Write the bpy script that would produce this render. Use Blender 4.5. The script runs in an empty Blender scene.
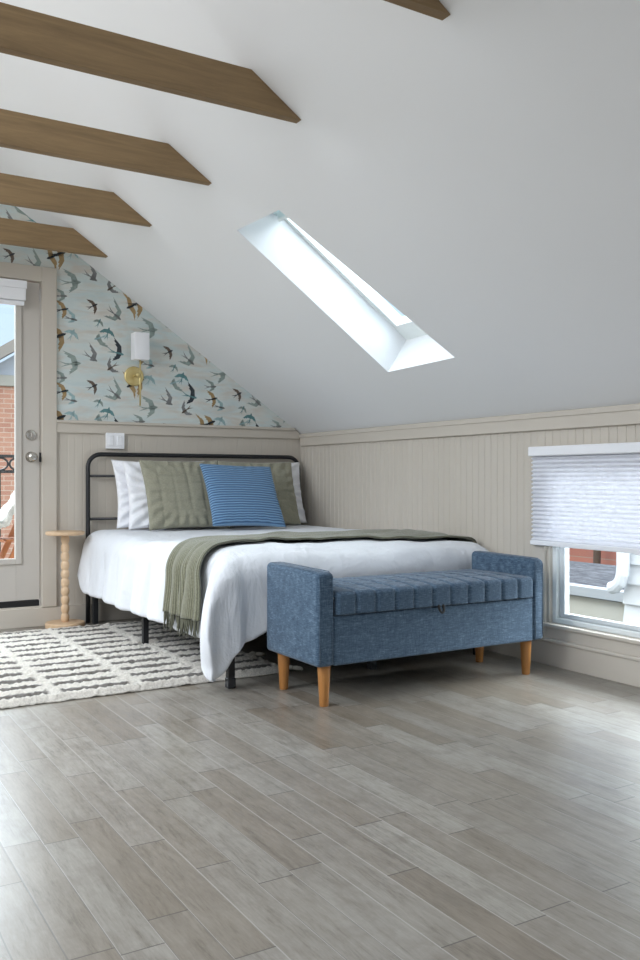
import bpy, bmesh, math, random
from mathutils import Vector, Matrix, noise
random.seed(11)
PI = math.pi
SC = bpy.context.scene
COL = SC.collection

# ------------------------------------------------------------------ helpers
WORLD = {}                                   # world offset of every parent

def tag(o, label=None, cat=None, group=None, kind=None):
    if label: o['label'] = label
    if cat: o['category'] = cat
    if group: o['group'] = group
    if kind: o['kind'] = kind
    return o

def thing(name, label, cat, loc=(0, 0, 0), group=None, kind=None):
    o = bpy.data.objects.new(name, None)
    o.empty_display_size = .1
    o.location = loc
    COL.objects.link(o)
    WORLD[o] = Vector(loc)
    return tag(o, label, cat, group, kind)

def obj(name, bm, mat, parent=None, smooth=False, origin=None, recalc=True):
    """one mesh object from a bmesh given in world coordinates"""
    me = bpy.data.meshes.new(name)
    if recalc and bm.faces:
        bmesh.ops.recalc_face_normals(bm, faces=bm.faces[:])
    if parent is not None:
        off = WORLD[parent]
    elif origin is not None:
        off = Vector(origin)
    else:
        xs = [v.co for v in bm.verts]
        lo = [min(c[i] for c in xs) for i in range(3)]
        hi = [max(c[i] for c in xs) for i in range(3)]
        off = Vector(((lo[0] + hi[0]) / 2, (lo[1] + hi[1]) / 2, lo[2]))
    for v in bm.verts:
        v.co -= off
    bm.to_mesh(me)
    bm.free()
    for m in (mat if isinstance(mat, (list, tuple)) else [mat]):
        me.materials.append(m)
    if smooth:
        for p in me.polygons:
            p.use_smooth = True
    o = bpy.data.objects.new(name, me)
    COL.objects.link(o)
    if parent is not None:
        o.parent = parent
        WORLD[o] = off
    else:
        o.location = off
        WORLD[o] = off
    return o

def struct(name, bm, mat, **k):
    o = obj(name, bm, mat, **k)
    o['kind'] = 'structure'
    return o

def B():
    return bmesh.new()

def box(bm, x0, x1, y0, y1, z0, z1, bev=0, seg=2, mi=0):
    vs = [bm.verts.new(c) for c in ((x0, y0, z0), (x1, y0, z0), (x1, y1, z0), (x0, y1, z0),
                                    (x0, y0, z1), (x1, y0, z1), (x1, y1, z1), (x0, y1, z1))]
    fs = [bm.faces.new([vs[i] for i in q]) for q in
          ((0, 3, 2, 1), (4, 5, 6, 7), (0, 1, 5, 4), (1, 2, 6, 5), (2, 3, 7, 6), (3, 0, 4, 7))]
    for f in fs:
        f.material_index = mi
    if bev:
        es = {e for f in fs for e in f.edges}
        r = bmesh.ops.bevel(bm, geom=list(es), offset=bev, segments=seg, profile=.5, affect='EDGES')
        for f in r['faces']:
            f.material_index = mi
    return vs

def quad(bm, *pts, mi=0):
    f = bm.faces.new([bm.verts.new(p) for p in pts])
    f.material_index = mi
    return f

def prism(bm, pts, axis, a, b, mi=0):
    """polygon pts (2D) extruded along axis from a to b"""
    def P(p, t):
        if axis == 'x': return (t, p[0], p[1])
        if axis == 'y': return (p[0], t, p[1])
        return (p[0], p[1], t)
    n = len(pts)
    v0 = [bm.verts.new(P(p, a)) for p in pts]
    v1 = [bm.verts.new(P(p, b)) for p in pts]
    fs = [bm.faces.new(v0), bm.faces.new(v1[::-1])]
    for i in range(n):
        fs.append(bm.faces.new((v0[i], v1[i], v1[(i + 1) % n], v0[(i + 1) % n])))
    for f in fs:
        f.material_index = mi
    return fs

def tube(bm, pts, r, n=10, cap=True, closed=False):
    pts = [Vector(p) for p in pts]
    rs = r if isinstance(r, (list, tuple)) else [r] * len(pts)
    rings = []
    N = len(pts)
    prev = None
    for i, p in enumerate(pts):
        if closed:
            t = (pts[(i + 1) % N] - pts[(i - 1) % N]).normalized()
        elif i == 0:
            t = (pts[1] - p).normalized()
        elif i == N - 1:
            t = (p - pts[i - 1]).normalized()
        else:
            t = ((pts[i + 1] - p).normalized() + (p - pts[i - 1]).normalized())
            t = t.normalized() if t.length > 1e-6 else (pts[i + 1] - p).normalized()
        if prev is None:
            a = Vector((0, 0, 1)) if abs(t.z) < .9 else Vector((1, 0, 0))
            u = t.cross(a).normalized()
        else:
            u = (prev - t * prev.dot(t)).normalized()
        prev = u
        w = t.cross(u)
        rings.append([bm.verts.new(p + (u * math.cos(2 * PI * k / n) + w * math.sin(2 * PI * k / n)) * rs[i])
                      for k in range(n)])
    for i in range(N if closed else N - 1):
        A, C = rings[i], rings[(i + 1) % N]
        for k in range(n):
            bm.faces.new((A[k], A[(k + 1) % n], C[(k + 1) % n], C[k]))
    if cap and not closed:
        bm.faces.new(rings[0][::-1])
        bm.faces.new(rings[-1])

def lathe(bm, prof, c, n=32, axis='z'):
    """prof: list of (radius, height); closed with caps"""
    cx, cy, cz = c
    rings = []
    for r, h in prof:
        ring = []
        for k in range(n):
            a = 2 * PI * k / n
            q = (r * math.cos(a), r * math.sin(a), h)
            if axis == 'y':
                q = (q[0], -q[2], q[1])
            ring.append(bm.verts.new((cx + q[0], cy + q[1], cz + q[2])))
        rings.append(ring)
    for A, C in zip(rings, rings[1:]):
        for k in range(n):
            bm.faces.new((A[k], A[(k + 1) % n], C[(k + 1) % n], C[k]))
    bm.faces.new(rings[0][::-1])
    bm.faces.new(rings[-1])

def grid(bm, nu, nv, fn, closed_u=False):
    V = [[bm.verts.new(fn(i / (nu - 1), j / (nv - 1))) for j in range(nv)] for i in range(nu)]
    for i in range(nu - 1):
        for j in range(nv - 1):
            bm.faces.new((V[i][j], V[i + 1][j], V[i + 1][j + 1], V[i][j + 1]))
    return V

def mod(o, kind, **k):
    m = o.modifiers.new(kind.lower(), kind)
    for a, b in k.items():
        setattr(m, a, b)
    return m

def smoothstep(a, b, x):
    t = max(0, min(1, (x - a) / (b - a)))
    return t * t * (3 - 2 * t)

# ------------------------------------------------------------------ materials
def srgb(r, g, b):
    f = lambda c: (c / 12.92 if c <= .04045 else ((c + .055) / 1.055) ** 2.4)
    return (f(r / 255), f(g / 255), f(b / 255), 1)

class NT:
    def __init__(s, name):
        s.m = bpy.data.materials.new(name)
        s.m.use_nodes = True
        s.t = s.m.node_tree
        s.b = s.t.nodes['Principled BSDF']
        s.out = s.t.nodes['Material Output']
    def n(s, kind, **k):
        nd = s.t.nodes.new('ShaderNode' + kind)
        for a, v in k.items():
            if a.startswith('i_'):
                nd.inputs[a[2:].replace('_', ' ')].default_value = v
            else:
                setattr(nd, a, v)
        return nd
    def l(s, a, b):
        s.t.links.new(a, b)
    def math(s, op, a, b=None, c=None):
        nd = s.n('Math', operation=op)
        for i, v in enumerate((a, b, c)):
            if v is None: continue
            if isinstance(v, (int, float)): nd.inputs[i].default_value = v
            else: s.l(v, nd.inputs[i])
        return nd.outputs[0]
    def mix(s, fac, a, b, mode='MIX'):
        nd = s.n('Mix', data_type='RGBA', blend_type=mode)
        for i, v in ((0, fac), (6, a), (7, b)):
            if isinstance(v, (int, float, tuple)): nd.inputs[i].default_value = v
            else: s.l(v, nd.inputs[i])
        return nd.outputs[2]
    def noise(s, vec, scale, detail=3, rough=.55, dist=0):
        nd = s.n('TexNoise')
        nd.inputs['Scale'].default_value = scale
        nd.inputs['Detail'].default_value = detail
        nd.inputs['Roughness'].default_value = rough
        nd.inputs['Distortion'].default_value = dist
        if vec is not None: s.l(vec, nd.inputs['Vector'])
        return nd.outputs['Fac']
    def coord(s, kind='Object', scale=(1, 1, 1), rot=(0, 0, 0)):
        c = s.n('TexCoord')
        mp = s.n('Mapping')
        mp.inputs['Scale'].default_value = scale
        mp.inputs['Rotation'].default_value = rot
        s.l(c.outputs[kind], mp.inputs['Vector'])
        return mp.outputs[0]
    def ramp(s, fac, stops):
        nd = s.n('ValToRGB')
        cr = nd.color_ramp
        while len(cr.elements) < len(stops): cr.elements.new(.5)
        for e, (p, c) in zip(cr.elements, stops):
            e.position = p
            e.color = c
        s.l(fac, nd.inputs[0])
        return nd.outputs[0]
    def bump(s, h, strength=.3, dist=.01):
        nd = s.n('Bump')
        nd.inputs['Strength'].default_value = strength
        nd.inputs['Distance'].default_value = dist
        s.l(h, nd.inputs['Height'])
        s.l(nd.outputs[0], s.b.inputs['Normal'])
        return nd
    def base(s, c):
        if isinstance(c, tuple): s.b.inputs['Base Color'].default_value = c
        else: s.l(c, s.b.inputs['Base Color'])
        return s
    def set(s, **k):
        for a, v in k.items():
            s.b.inputs[a.replace('_', ' ')].default_value = v
        return s

def paint(name, c, rough=.5, var=.04, scale=6, bump=.04):
    t = NT(name)
    v = t.coord('Object')
    nz = t.noise(v, scale, 3)
    c2 = tuple(x * (1 - var) for x in c[:3]) + (1,)
    t.base(t.mix(nz, c, c2)).set(Roughness=rough)
    if bump:
        t.bump(t.noise(v, 160, 2), bump, .002)
    return t.m

def fabric(name, c, c2, scale=90, stretch=(1, 1, 1), rough=.9, bump=.35, sheen=.2, dist=.003):
    t = NT(name)
    v = t.coord('Object', stretch)
    n1 = t.noise(v, scale, 4, .7)
    n2 = t.noise(t.coord('Object'), 7, 3)
    col = t.mix(t.math('MULTIPLY', n2, .25), t.ramp(n1, [(.35, c), (.65, c2)]), c2)
    t.base(col).set(Roughness=rough, Sheen_Weight=sheen)
    t.bump(n1, bump, dist)
    return t.m

M = {}
M['white_wall'] = paint('ceiling_white_paint', srgb(234, 235, 236), .75, .015, 3, .03)
M['greige'] = paint('greige_paint', srgb(198, 190, 178), .45, .02, 3, .02)
M['door_paint'] = paint('door_greige_paint', srgb(196, 190, 182), .4, .02, 3, .02)
M['white_paint'] = paint('white_gloss_paint', srgb(214, 217, 218), .35, .02, 5, .02)
M['white_plastic'] = paint('white_plastic', srgb(238, 239, 242), .3, .01, 5, 0)
M['vinyl'] = paint('white_vinyl', srgb(228, 232, 230), .3, .02, 5, .0)
M['black_metal'] = paint('black_powder_coat', srgb(30, 31, 34), .45, .2, 20, .05)
M['black_rubber'] = paint('black_rubber', srgb(28, 27, 27), .7, .2, 20, .05)
M['shade_white'] = None

def metal(name, c, rough=.25):
    t = NT(name)
    t.base(t.mix(t.noise(t.coord('Object'), 30, 3), c, tuple(x * .9 for x in c[:3]) + (1,)))
    t.set(Metallic=1.0, Roughness=rough)
    return t.m
M['brass'] = metal('brushed_brass', srgb(228, 208, 150), .38)
M['nickel'] = metal('satin_nickel', srgb(205, 200, 192), .25)
M['foot'] = paint('glossy_dark_cap', srgb(52, 53, 56), .18, .1, 20, 0)

def glass_mat(name, tint=(.97, .985, .98, 1)):
    t = NT(name)
    tr = t.n('BsdfTransparent'); tr.inputs[0].default_value = tint
    gl = t.n('BsdfGlossy'); gl.inputs['Roughness'].default_value = .02
    lw = t.n('LayerWeight'); lw.inputs[0].default_value = .5
    fac = t.math('ADD', t.math('MULTIPLY', t.math('POWER', lw.outputs['Facing'], 5.0), .5), .035)
    mx = t.n('MixShader')
    t.l(fac, mx.inputs[0]); t.l(tr.outputs[0], mx.inputs[1]); t.l(gl.outputs[0], mx.inputs[2])
    t.l(mx.outputs[0], t.out.inputs[0])
    return t.m
M['glass'] = glass_mat('window_glass')
M['sky_glass'] = glass_mat('skylight_glass', (.95, .985, .985, 1))

def translucent(name, c, fac=.35):
    t = NT(name)
    d = t.n('BsdfDiffuse'); d.inputs[0].default_value = c
    tl = t.n('BsdfTranslucent'); tl.inputs[0].default_value = c
    mx = t.n('MixShader'); mx.inputs[0].default_value = fac
    t.l(d.outputs[0], mx.inputs[1]); t.l(tl.outputs[0], mx.inputs[2])
    t.l(mx.outputs[0], t.out.inputs[0])
    return t.m
M['pleat'] = translucent('pleated_shade_cloth', srgb(230, 231, 236), .06)
M['sky_pleat'] = translucent('skylight_shade_cloth', srgb(228, 235, 235), .3)

def wood(name, c1, c2, axis=0, ring=14, rough=.55, knots=False):
    t = NT(name)
    st = [9, 9, 9]; st[axis] = .9
    v = t.coord('Object', tuple(st))
    nz = t.noise(v, 3.0, 5, .65, .6)
    fine = [60, 60, 60]; fine[axis] = 2.2
    nf = t.noise(t.coord('Object', tuple(fine)), 3.5, 4, .7)
    col = t.ramp(nz, [(.3, c1), (.72, c2)])
    dk = tuple(x * .62 for x in c1[:3]) + (1,)
    col = t.mix(t.math('MULTIPLY', t.math('SUBTRACT', 1.0, nf), .55), col, dk)
    if knots:
        kv = [2.2, 2.2, 7]
        vr = t.n('TexVoronoi'); vr.inputs['Scale'].default_value = 1.6
        t.l(t.coord('Object', tuple(kv)), vr.inputs['Vector'])
        k = t.ramp(vr.outputs['Distance'], [(.03, (1, 1, 1, 1)), (.16, (0, 0, 0, 1))])
        col = t.mix(t.math('MULTIPLY', k, .75), col, tuple(x * .35 for x in c1[:3]) + (1,))
    t.base(col).set(Roughness=rough)
    t.bump(nf, .2, .002)
    return t.m
M['beam'] = wood('stained_pine_beam', srgb(160, 133, 96), srgb(124, 101, 71), 0, rough=.65, knots=True)
M['oak_leg'] = wood('oak_leg', srgb(192, 134, 74), srgb(166, 110, 56), 2, rough=.4)
M['maple'] = wood('pale_maple', srgb(226, 196, 162), srgb(208, 173, 134), 2, rough=.5)
M['teak'] = wood('teak_slat', srgb(176, 106, 56), srgb(140, 80, 42), 2, rough=.55)

M['bench'] = None
def bench_fabric(name, stretch):
    t = NT(name)
    n1 = t.noise(t.coord('Object', stretch), 110, 4, .75)
    n2 = t.noise(t.coord('Object', (stretch[2], stretch[1], stretch[0])), 110, 3, .7)
    f = t.math('ADD', t.math('MULTIPLY', n1, .65), t.math('MULTIPLY', n2, .35))
    col = t.ramp(f, [(.32, srgb(36, 53, 70)), (.5, srgb(62, 85, 107)), (.68, srgb(114, 136, 154))])
    t.base(col).set(Roughness=.92, Sheen_Weight=.15)
    t.bump(f, .5, .002)
    return t.m
M['bench'] = bench_fabric('blue_chambray', (.35, .35, 3.2))
M['olive'] = fabric('olive_cotton', srgb(136, 134, 116), srgb(154, 152, 134), 120, (1, 1, 1), bump=.3)
M['olive_knit'] = None
def knit():
    t = NT('olive_knit')
    w = t.n('TexWave', wave_type='BANDS', bands_direction='Y')
    w.inputs['Scale'].default_value = 42
    w.inputs['Distortion'].default_value = 2.5
    w.inputs['Detail'].default_value = 3
    w.inputs['Detail Scale'].default_value = 4
    t.l(t.coord('UV', (1, 1, 1)), w.inputs['Vector'])
    n1 = t.noise(t.coord('UV', (140, 240, 1)), 1, 3, .7)
    f = t.math('ADD', t.math('MULTIPLY', w.outputs['Fac'], .45), t.math('MULTIPLY', n1, .55))
    t.base(t.ramp(f, [(.25, srgb(88, 88, 72)), (.6, srgb(122, 122, 101)), (.85, srgb(146, 145, 124))]))
    t.set(Roughness=.95, Sheen_Weight=.3)
    t.bump(f, .6, .004)
    return t.m
M['olive_knit'] = knit()
M['cotton'] = fabric('white_cotton', srgb(234, 235, 240), srgb(243, 244, 247), 60, bump=.08, sheen=.1, dist=.002)
def duvet_mat():
    t = NT('white_duvet_cotton')
    v = t.coord('Object', (1, 1, .6))
    w1 = t.noise(v, 4.5, 4, .6, 1.6)
    w2 = t.noise(t.coord('Object', (3.2, 3.2, .5)), 4, 3, .6, .8)
    t.base(t.mix(w1, srgb(214, 217, 222), srgb(224, 227, 231))).set(Roughness=.85, Sheen_Weight=.1)
    t.bump(t.math('ADD', w1, t.math('MULTIPLY', w2, .8)), .4, .032)
    return t.m
M['duvet'] = duvet_mat()
M['mattress'] = fabric('mattress_ticking', srgb(70, 72, 78), srgb(88, 90, 96), 60, bump=.1)
def corduroy():
    t = NT('blue_corduroy')
    n1 = t.noise(t.coord('Object', (1, 1, 1)), 130, 3, .7)
    at = t.n('Attribute', attribute_name='ridge')
    f = t.math('ADD', t.math('MULTIPLY', at.outputs['Fac'], .8), t.math('MULTIPLY', n1, .25))
    t.base(t.ramp(f, [(.1, srgb(54, 84, 118)), (.5, srgb(86, 126, 166)), (.95, srgb(130, 166, 198))]))
    t.set(Roughness=.9, Sheen_Weight=.2)
    t.bump(n1, .3, .002)
    return t.m
M['cord'] = corduroy()

def rug_mat():
    t = NT('shag_wool')
    at = t.n('Attribute', attribute_name='dash')
    n1 = t.noise(t.coord('Object'), 130, 4, .75)
    dark = t.ramp(n1, [(.3, srgb(52, 46, 40)), (.7, srgb(112, 103, 92))])
    lite = t.ramp(n1, [(.3, srgb(196, 190, 180)), (.62, srgb(240, 234, 223))])
    t.base(t.mix(at.outputs['Fac'], lite, dark)).set(Roughness=1, Sheen_Weight=.3)
    t.bump(n1, .9, .012)
    return t.m
M['rug'] = rug_mat()
M['tassel'] = fabric('cream_yarn', srgb(206, 200, 186), srgb(230, 226, 214), 90, bump=.5)
M['fleece'] = fabric('white_fleece', srgb(176, 176, 172), srgb(206, 206, 202), 40, bump=.9, dist=.01)

def floor_mat():
    t = NT('grey_wood_plank_floor')
    c = t.n('TexCoord')
    sp = t.n('SeparateXYZ'); t.l(c.outputs['Object'], sp.inputs[0])
    W, L = .0925, .61
    u = t.math('DIVIDE', t.math('SUBTRACT', sp.outputs['X'], .552), W)
    row = t.math('FLOOR', u); fu = t.math('SUBTRACT', u, row)
    wn = t.n('TexWhiteNoise', noise_dimensions='1D'); t.l(row, wn.inputs['W'])
    v = t.math('ADD', t.math('DIVIDE', sp.outputs['Y'], L), t.math('MULTIPLY', wn.outputs['Value'], 7.3))
    cl = t.math('FLOOR', v); fv = t.math('SUBTRACT', v, cl)
    cmb = t.n('CombineXYZ'); t.l(row, cmb.inputs[0]); t.l(cl, cmb.inputs[1])
    w2 = t.n('TexWhiteNoise', noise_dimensions='3D'); t.l(cmb.outputs[0], w2.inputs['Vector'])
    tone = w2.outputs['Value']
    # grain, shifted from plank to plank
    gv = t.n('CombineXYZ')
    t.l(t.math('ADD', t.math('MULTIPLY', sp.outputs['X'], 26.0), t.math('MULTIPLY', tone, 57.0)), gv.inputs[0])
    t.l(t.math('ADD', t.math('MULTIPLY', sp.outputs['Y'], 3.0), t.math('MULTIPLY', tone, 31.0)), gv.inputs[1])
    t.l(row, gv.inputs[2])
    g1 = t.noise(gv.outputs[0], 1.3, 5, .68, .7)
    g2 = t.noise(gv.outputs[0], 6.0, 4, .75, .3)
    blotch = t.noise(c.outputs['Object'], 9, 4, .7)
    base = t.ramp(tone, [(0, srgb(131, 122, 110)), (.35, srgb(140, 133, 123)), (.7, srgb(146, 141, 133)), (1, srgb(155, 151, 143))])
    grain = t.ramp(t.math('ADD', t.math('MULTIPLY', g1, .6), t.math('MULTIPLY', g2, .4)),
                   [(.33, srgb(158, 152, 143)), (.47, srgb(226, 224, 220)), (.62, srgb(255, 255, 255))])
    col = t.mix(.85, base, grain, 'MULTIPLY')
    wear = t.ramp(blotch, [(.48, (0, 0, 0, 1)), (.68, (1, 1, 1, 1))])
    col = t.mix(t.math('MULTIPLY', wear, .5), col, srgb(112, 104, 94))
    e1 = t.math('MINIMUM', fu, t.math('SUBTRACT', 1.0, fu))
    e2 = t.math('MINIMUM', fv, t.math('SUBTRACT', 1.0, fv))
    d1 = t.math('MULTIPLY', e1, W); d2 = t.math('MULTIPLY', e2, L)
    d = t.math('MINIMUM', d1, d2)
    gap = t.math('LESS_THAN', d, .0017)
    gl_ = t.mix(t.math('GREATER_THAN', wn.outputs['Value'], .5), srgb(104, 100, 95), srgb(162, 158, 152))  # paler long joints on some rows: edge glints painted into the colour
    gl_ = t.mix(t.math('LESS_THAN', d2, d1), gl_, srgb(66, 62, 58))
    col = t.mix(t.math('MULTIPLY', gap, .8), col, gl_)
    t.base(col)
    rg = t.math('ADD', t.math('MULTIPLY', g1, .12), .265)
    t.l(rg, t.b.inputs['Roughness'])
    edge = t.math('MINIMUM', t.math('DIVIDE', d, .004), 1.0)
    h = t.math('ADD', t.math('MULTIPLY', edge, .45), t.math('MULTIPLY', g2, .10))
    t.bump(h, .14, .0015)
    t.set(Specular_IOR_Level=.5)
    return t.m
M['floor'] = floor_mat()

def wallpaper_mat():
    t = NT('cloud_wallpaper')
    v = t.coord('Object', (1.6, 1, 6.5))
    n1 = t.noise(v, 1.6, 4, .6, .6)
    n2 = t.noise(t.coord('Object', (2.2, 1, 9)), 1.9, 3, .6, .4)
    col = t.ramp(n1, [(.3, srgb(188, 204, 205)), (.5, srgb(201, 211, 209)), (.68, srgb(211, 211, 204))])
    col = t.mix(t.ramp(n2, [(.46, (0, 0, 0, 1)), (.66, (1, 1, 1, 1))]), col, srgb(204, 199, 190))
    t.base(col).set(Roughness=.7)
    t.bump(t.noise(t.coord('Object'), 200, 2), .05, .001)
    return t.m
M['wallpaper'] = wallpaper_mat()
def ink(name, c):
    t = NT(name)
    n = t.noise(t.coord('Object'), 45, 3, .7)
    lite = tuple(min(1, x * 1.35 + .03) for x in c[:3]) + (1,)
    t.base(t.mix(n, tuple(x * .75 for x in c[:3]) + (1,), lite)).set(Roughness=.7)
    return t.m
INK = dict(black=ink('ink_black', srgb(40, 48, 56)), gold=ink('ink_ochre', srgb(158, 132, 90)),
           teal=ink('ink_teal', srgb(92, 136, 138)), sage=ink('ink_sage', srgb(138, 152, 146)),
           grey=ink('ink_grey', srgb(122, 124, 124)), pale=ink('ink_pale_teal', srgb(148, 176, 178)),
           brown=ink('ink_brown', srgb(98, 84, 72)))

def brick(name, c1, c2, mortar, scale, sx=1, rot=(0, 0, 0)):
    t = NT(name)
    b = t.n('TexBrick')
    b.inputs['Color1'].default_value = c1
    b.inputs['Color2'].default_value = c2
    b.inputs['Mortar'].default_value = mortar
    b.inputs['Scale'].default_value = scale
    b.inputs['Mortar Size'].default_value = .014
    b.inputs['Brick Width'].default_value = .5
    b.inputs['Row Height'].default_value = .17
    v = t.coord('Object', (1, 1, 1), rot)
    t.l(v, b.inputs['Vector'])
    n = t.noise(t.coord('Object'), 6, 4, .7)
    t.base(t.mix(t.math('MULTIPLY', n, .3), b.outputs['Color'], mortar)).set(Roughness=.9)
    t.bump(b.outputs['Fac'], -.3, .005)
    return t.m
M['brick'] = brick('red_brick', srgb(190, 134, 108), srgb(172, 114, 92), srgb(200, 178, 158), 2.3, rot=(PI / 2, 0, 0))
M['brick_side'] = brick('old_brick', srgb(186, 116, 96), srgb(160, 98, 84), srgb(160, 140, 122), 2.0, rot=(PI / 2, 0, PI / 2))
M['grey_siding'] = paint('grey_siding', srgb(176, 182, 190), .6, .06, 4, .05)
M['beige'] = paint('beige_stucco', srgb(172, 168, 156), .8, .06, 5, .1)
M['rake'] = paint('rake_board', srgb(150, 142, 132), .7, .08, 5, .05)
M['siding'] = paint('white_lap_siding', srgb(192, 195, 199), .5, .03, 5, .05)
M['bark'] = paint('tree_bark', srgb(96, 76, 60), .9, .4, 30, .3)
def shingle_mat():
    t = NT('grey_shingles')
    v = t.coord('Object', (9, 1.8, 9))
    n1 = t.noise(v, 3, 4, .7)
    t.base(t.ramp(n1, [(.35, srgb(48, 48, 52)), (.5, srgb(78, 78, 82)), (.65, srgb(112, 112, 116))])).set(Roughness=.9)
    t.bump(n1, .5, .01)
    return t.m
M['shingle'] = shingle_mat()
M['deck'] = paint('balcony_deck', srgb(196, 190, 182), .8, .1, 6, .1)
M['ground'] = paint('outside_ground', srgb(150, 150, 140), .9, .2, 2, .2)

# ------------------------------------------------------------------ room numbers (metres)
RW, GY = 3.274, 5.729          # right knee wall plane, gable plane
KH, PITCH = 1.275, .667        # knee wall height, roof pitch
FY, LW = -1.9, -3.274          # wall behind the camera, left knee wall
def roofz(x):
    return KH + PITCH * (RW - abs(x))
NRM = Vector((PITCH, 0, 1)).normalized()     # outward normal of the right slope

# ------------------------------------------------------------------ floor
bm = B()
box(bm, LW - .1, RW + .1, FY - .1, GY + .1, -.08, 0)
struct('floor', bm, M['floor'], origin=(0, 0, 0))

# ------------------------------------------------------------------ ceiling: right slope with the skylight shaft, left slope
SX0, SX1, SY0, SY1, SD = 1.925, 2.842, 3.50, 4.005, .245
bm = B()
OP = ((1.926, 3.573), (2.866, 3.450), (2.880, 4.049), (1.914, 3.992))      # the opening, flared towards its low end
c4 = [Vector((x, y, roofz(x))) for x, y in OP]
t4 = [c + NRM * SD for c in c4]
o4 = [Vector((x, y, roofz(x))) for x, y in ((0, FY), (RW + .02, FY), (RW + .02, GY), (0, GY))]
for k in range(4):
    quad(bm, c4[k], c4[(k + 1) % 4], t4[(k + 1) % 4], t4[k])
    quad(bm, o4[k], o4[(k + 1) % 4], c4[(k + 1) % 4], c4[k])
# left slope, with two unseen openings added to let sky light in
lx = [0, -.7, -2.8, LW - .02]
ly = [FY, -.6, 1.0, 1.8, 4.8, GY]
LH = {(1, 1), (1, 3)}
for i in range(3):
    for j in range(5):
        if (i, j) in LH:
            continue
        quad(bm, (lx[i], ly[j], roofz(lx[i])), (lx[i + 1], ly[j], roofz(lx[i + 1])),
             (lx[i + 1], ly[j + 1], roofz(lx[i + 1])), (lx[i], ly[j + 1], roofz(lx[i])))
bmesh.ops.remove_doubles(bm, verts=bm.verts[:], dist=1e-4)
struct('ceiling', bm, M['white_wall'], origin=(0, 0, 0))

def slope_pt(x, y, h):
    return Vector((x, y, roofz(x))) + NRM * h

# ------------------------------------------------------------------ window_1: the skylight in the right slope
w = thing('window_1', 'roof skylight set in a white shaft in the sloping ceiling', 'skylight', (SX1, SY0, roofz(SX1)), kind='structure')
bm = B()
def shaft(s_, t_, h):
    """point in the shaft: s_ down the slope 0..1, t_ near..far 0..1, h along the shaft"""
    a = c4[0].lerp(c4[1], s_); b = c4[3].lerp(c4[2], s_)
    return a.lerp(b, t_) + NRM * h
def shaft_box(bm, s0, s1, t0, t1, h0, h1):
    ps = [shaft(a, b, h) for h in (h0, h1) for a, b in ((s0, t0), (s1, t0), (s1, t1), (s0, t1))]
    vs = [bm.verts.new(p) for p in ps]
    for q in ((0, 3, 2, 1), (4, 5, 6, 7), (0, 1, 5, 4), (1, 2, 6, 5), (2, 3, 7, 6), (3, 0, 4, 7)):
        bm.faces.new([vs[i] for i in q])
shaft_box(bm, -.03, .03, -.06, 1.06, SD - .015, SD + .05)
shaft_box(bm, .90, 1.03, -.06, 1.06, SD - .015, SD + .05)
shaft_box(bm, .03, .90, -.06, .06, SD - .015, SD + .05)
shaft_box(bm, .03, .90, .94, 1.06, SD - .015, SD + .05)
obj('window_frame', bm, M['vinyl'], w)
bm = B()
shaft_box(bm, .03, .90, .06, .94, SD + .015, SD + .021)
obj('glass_pane', bm, M['sky_glass'], w)
# pleated skylight shade pushed up to the top of the shaft
sh = thing('skylight_shade', 'pale pleated shade folded up at the high end of the skylight shaft', 'blind', tuple(shaft(.1, .5, SD - .1)))
bm = B()
n = 9
for k in range(n):
    x0, dx_ = .006 + k * .0125, .0125
    a, b, c = (shaft(x0 + q * dx_, .03, SD - hh) for q, hh in ((0, .045), (.5, .022), (1, .045)))
    a2, b2, c2 = (shaft(x0 + q * dx_, .97, SD - hh) for q, hh in ((0, .045), (.5, .022), (1, .045)))
    quad(bm, a, b, b2, a2); quad(bm, b, c, c2, b2)
bmesh.ops.remove_doubles(bm, verts=bm.verts[:], dist=1e-4)
o = obj('pleated_cloth', bm, M['sky_pleat'], sh); mod(o, 'SOLIDIFY', thickness=.002)
bm = B()
shaft_box(bm, .121, .135, .03, .97, SD - .05, SD - .02)
obj('bottom_rail', bm, M['vinyl'], sh)

# ------------------------------------------------------------------ right knee wall: vertical beadboard with a window opening
WY0, WY1, WZ0, WZ1 = 2.02, 3.222, .212, 1.03
def bead_profile(a, b, pitch=.0505, off=0.0):
    """positions along the wall with a depth for each (a V groove at every pitch)"""
    pts = [(a, 0)]
    k = math.ceil((a - off) / pitch)
    while off + k * pitch < b - .006:
        c = off + k * pitch
        if c - .005 > a:
            pts += [(c - .0042, 0), (c - .0012, .003), (c + .0012, .003), (c + .0042, 0)]
        k += 1
    pts.append((b, 0))
    return pts
bm = B()
prof = bead_profile(FY, WY0) + bead_profile(WY0, WY1, off=.0) + bead_profile(WY1, GY)
for (y0, d0), (y1, d1) in zip(prof, prof[1:]):
    if y1 - y0 < 1e-6: continue
    spans = [(0, KH + .01)]
    if y0 >= WY0 - 1e-6 and y1 <= WY1 + 1e-6:
        spans = [(0, WZ0), (WZ1, KH + .01)]
    for z0, z1 in spans:
        quad(bm, (RW + d0, y0, z0), (RW + d1, y1, z0), (RW + d1, y1, z1), (RW + d0, y0, z1))
# outer skin
for y0, y1, z0, z1 in ((FY, WY0, 0, KH), (WY1, GY, 0, KH), (WY0, WY1, 0, WZ0), (WY0, WY1, WZ1, KH)):
    quad(bm, (RW + .12, y0, z0), (RW + .12, y1, z0), (RW + .12, y1, z1), (RW + .12, y0, z1))
struct('wall_right', bm, M['greige'], origin=(RW, 0, 0))

# frieze rail under the ceiling on the right wall
bm = B()
box(bm, RW - .020, RW, FY, GY - .02, 1.182, KH - .002, .002, 1)
box(bm, RW - .026, RW - .02, FY, GY - .02, 1.244, KH - .006, .002, 1)
struct('trim_1', bm, M['greige'])
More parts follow.
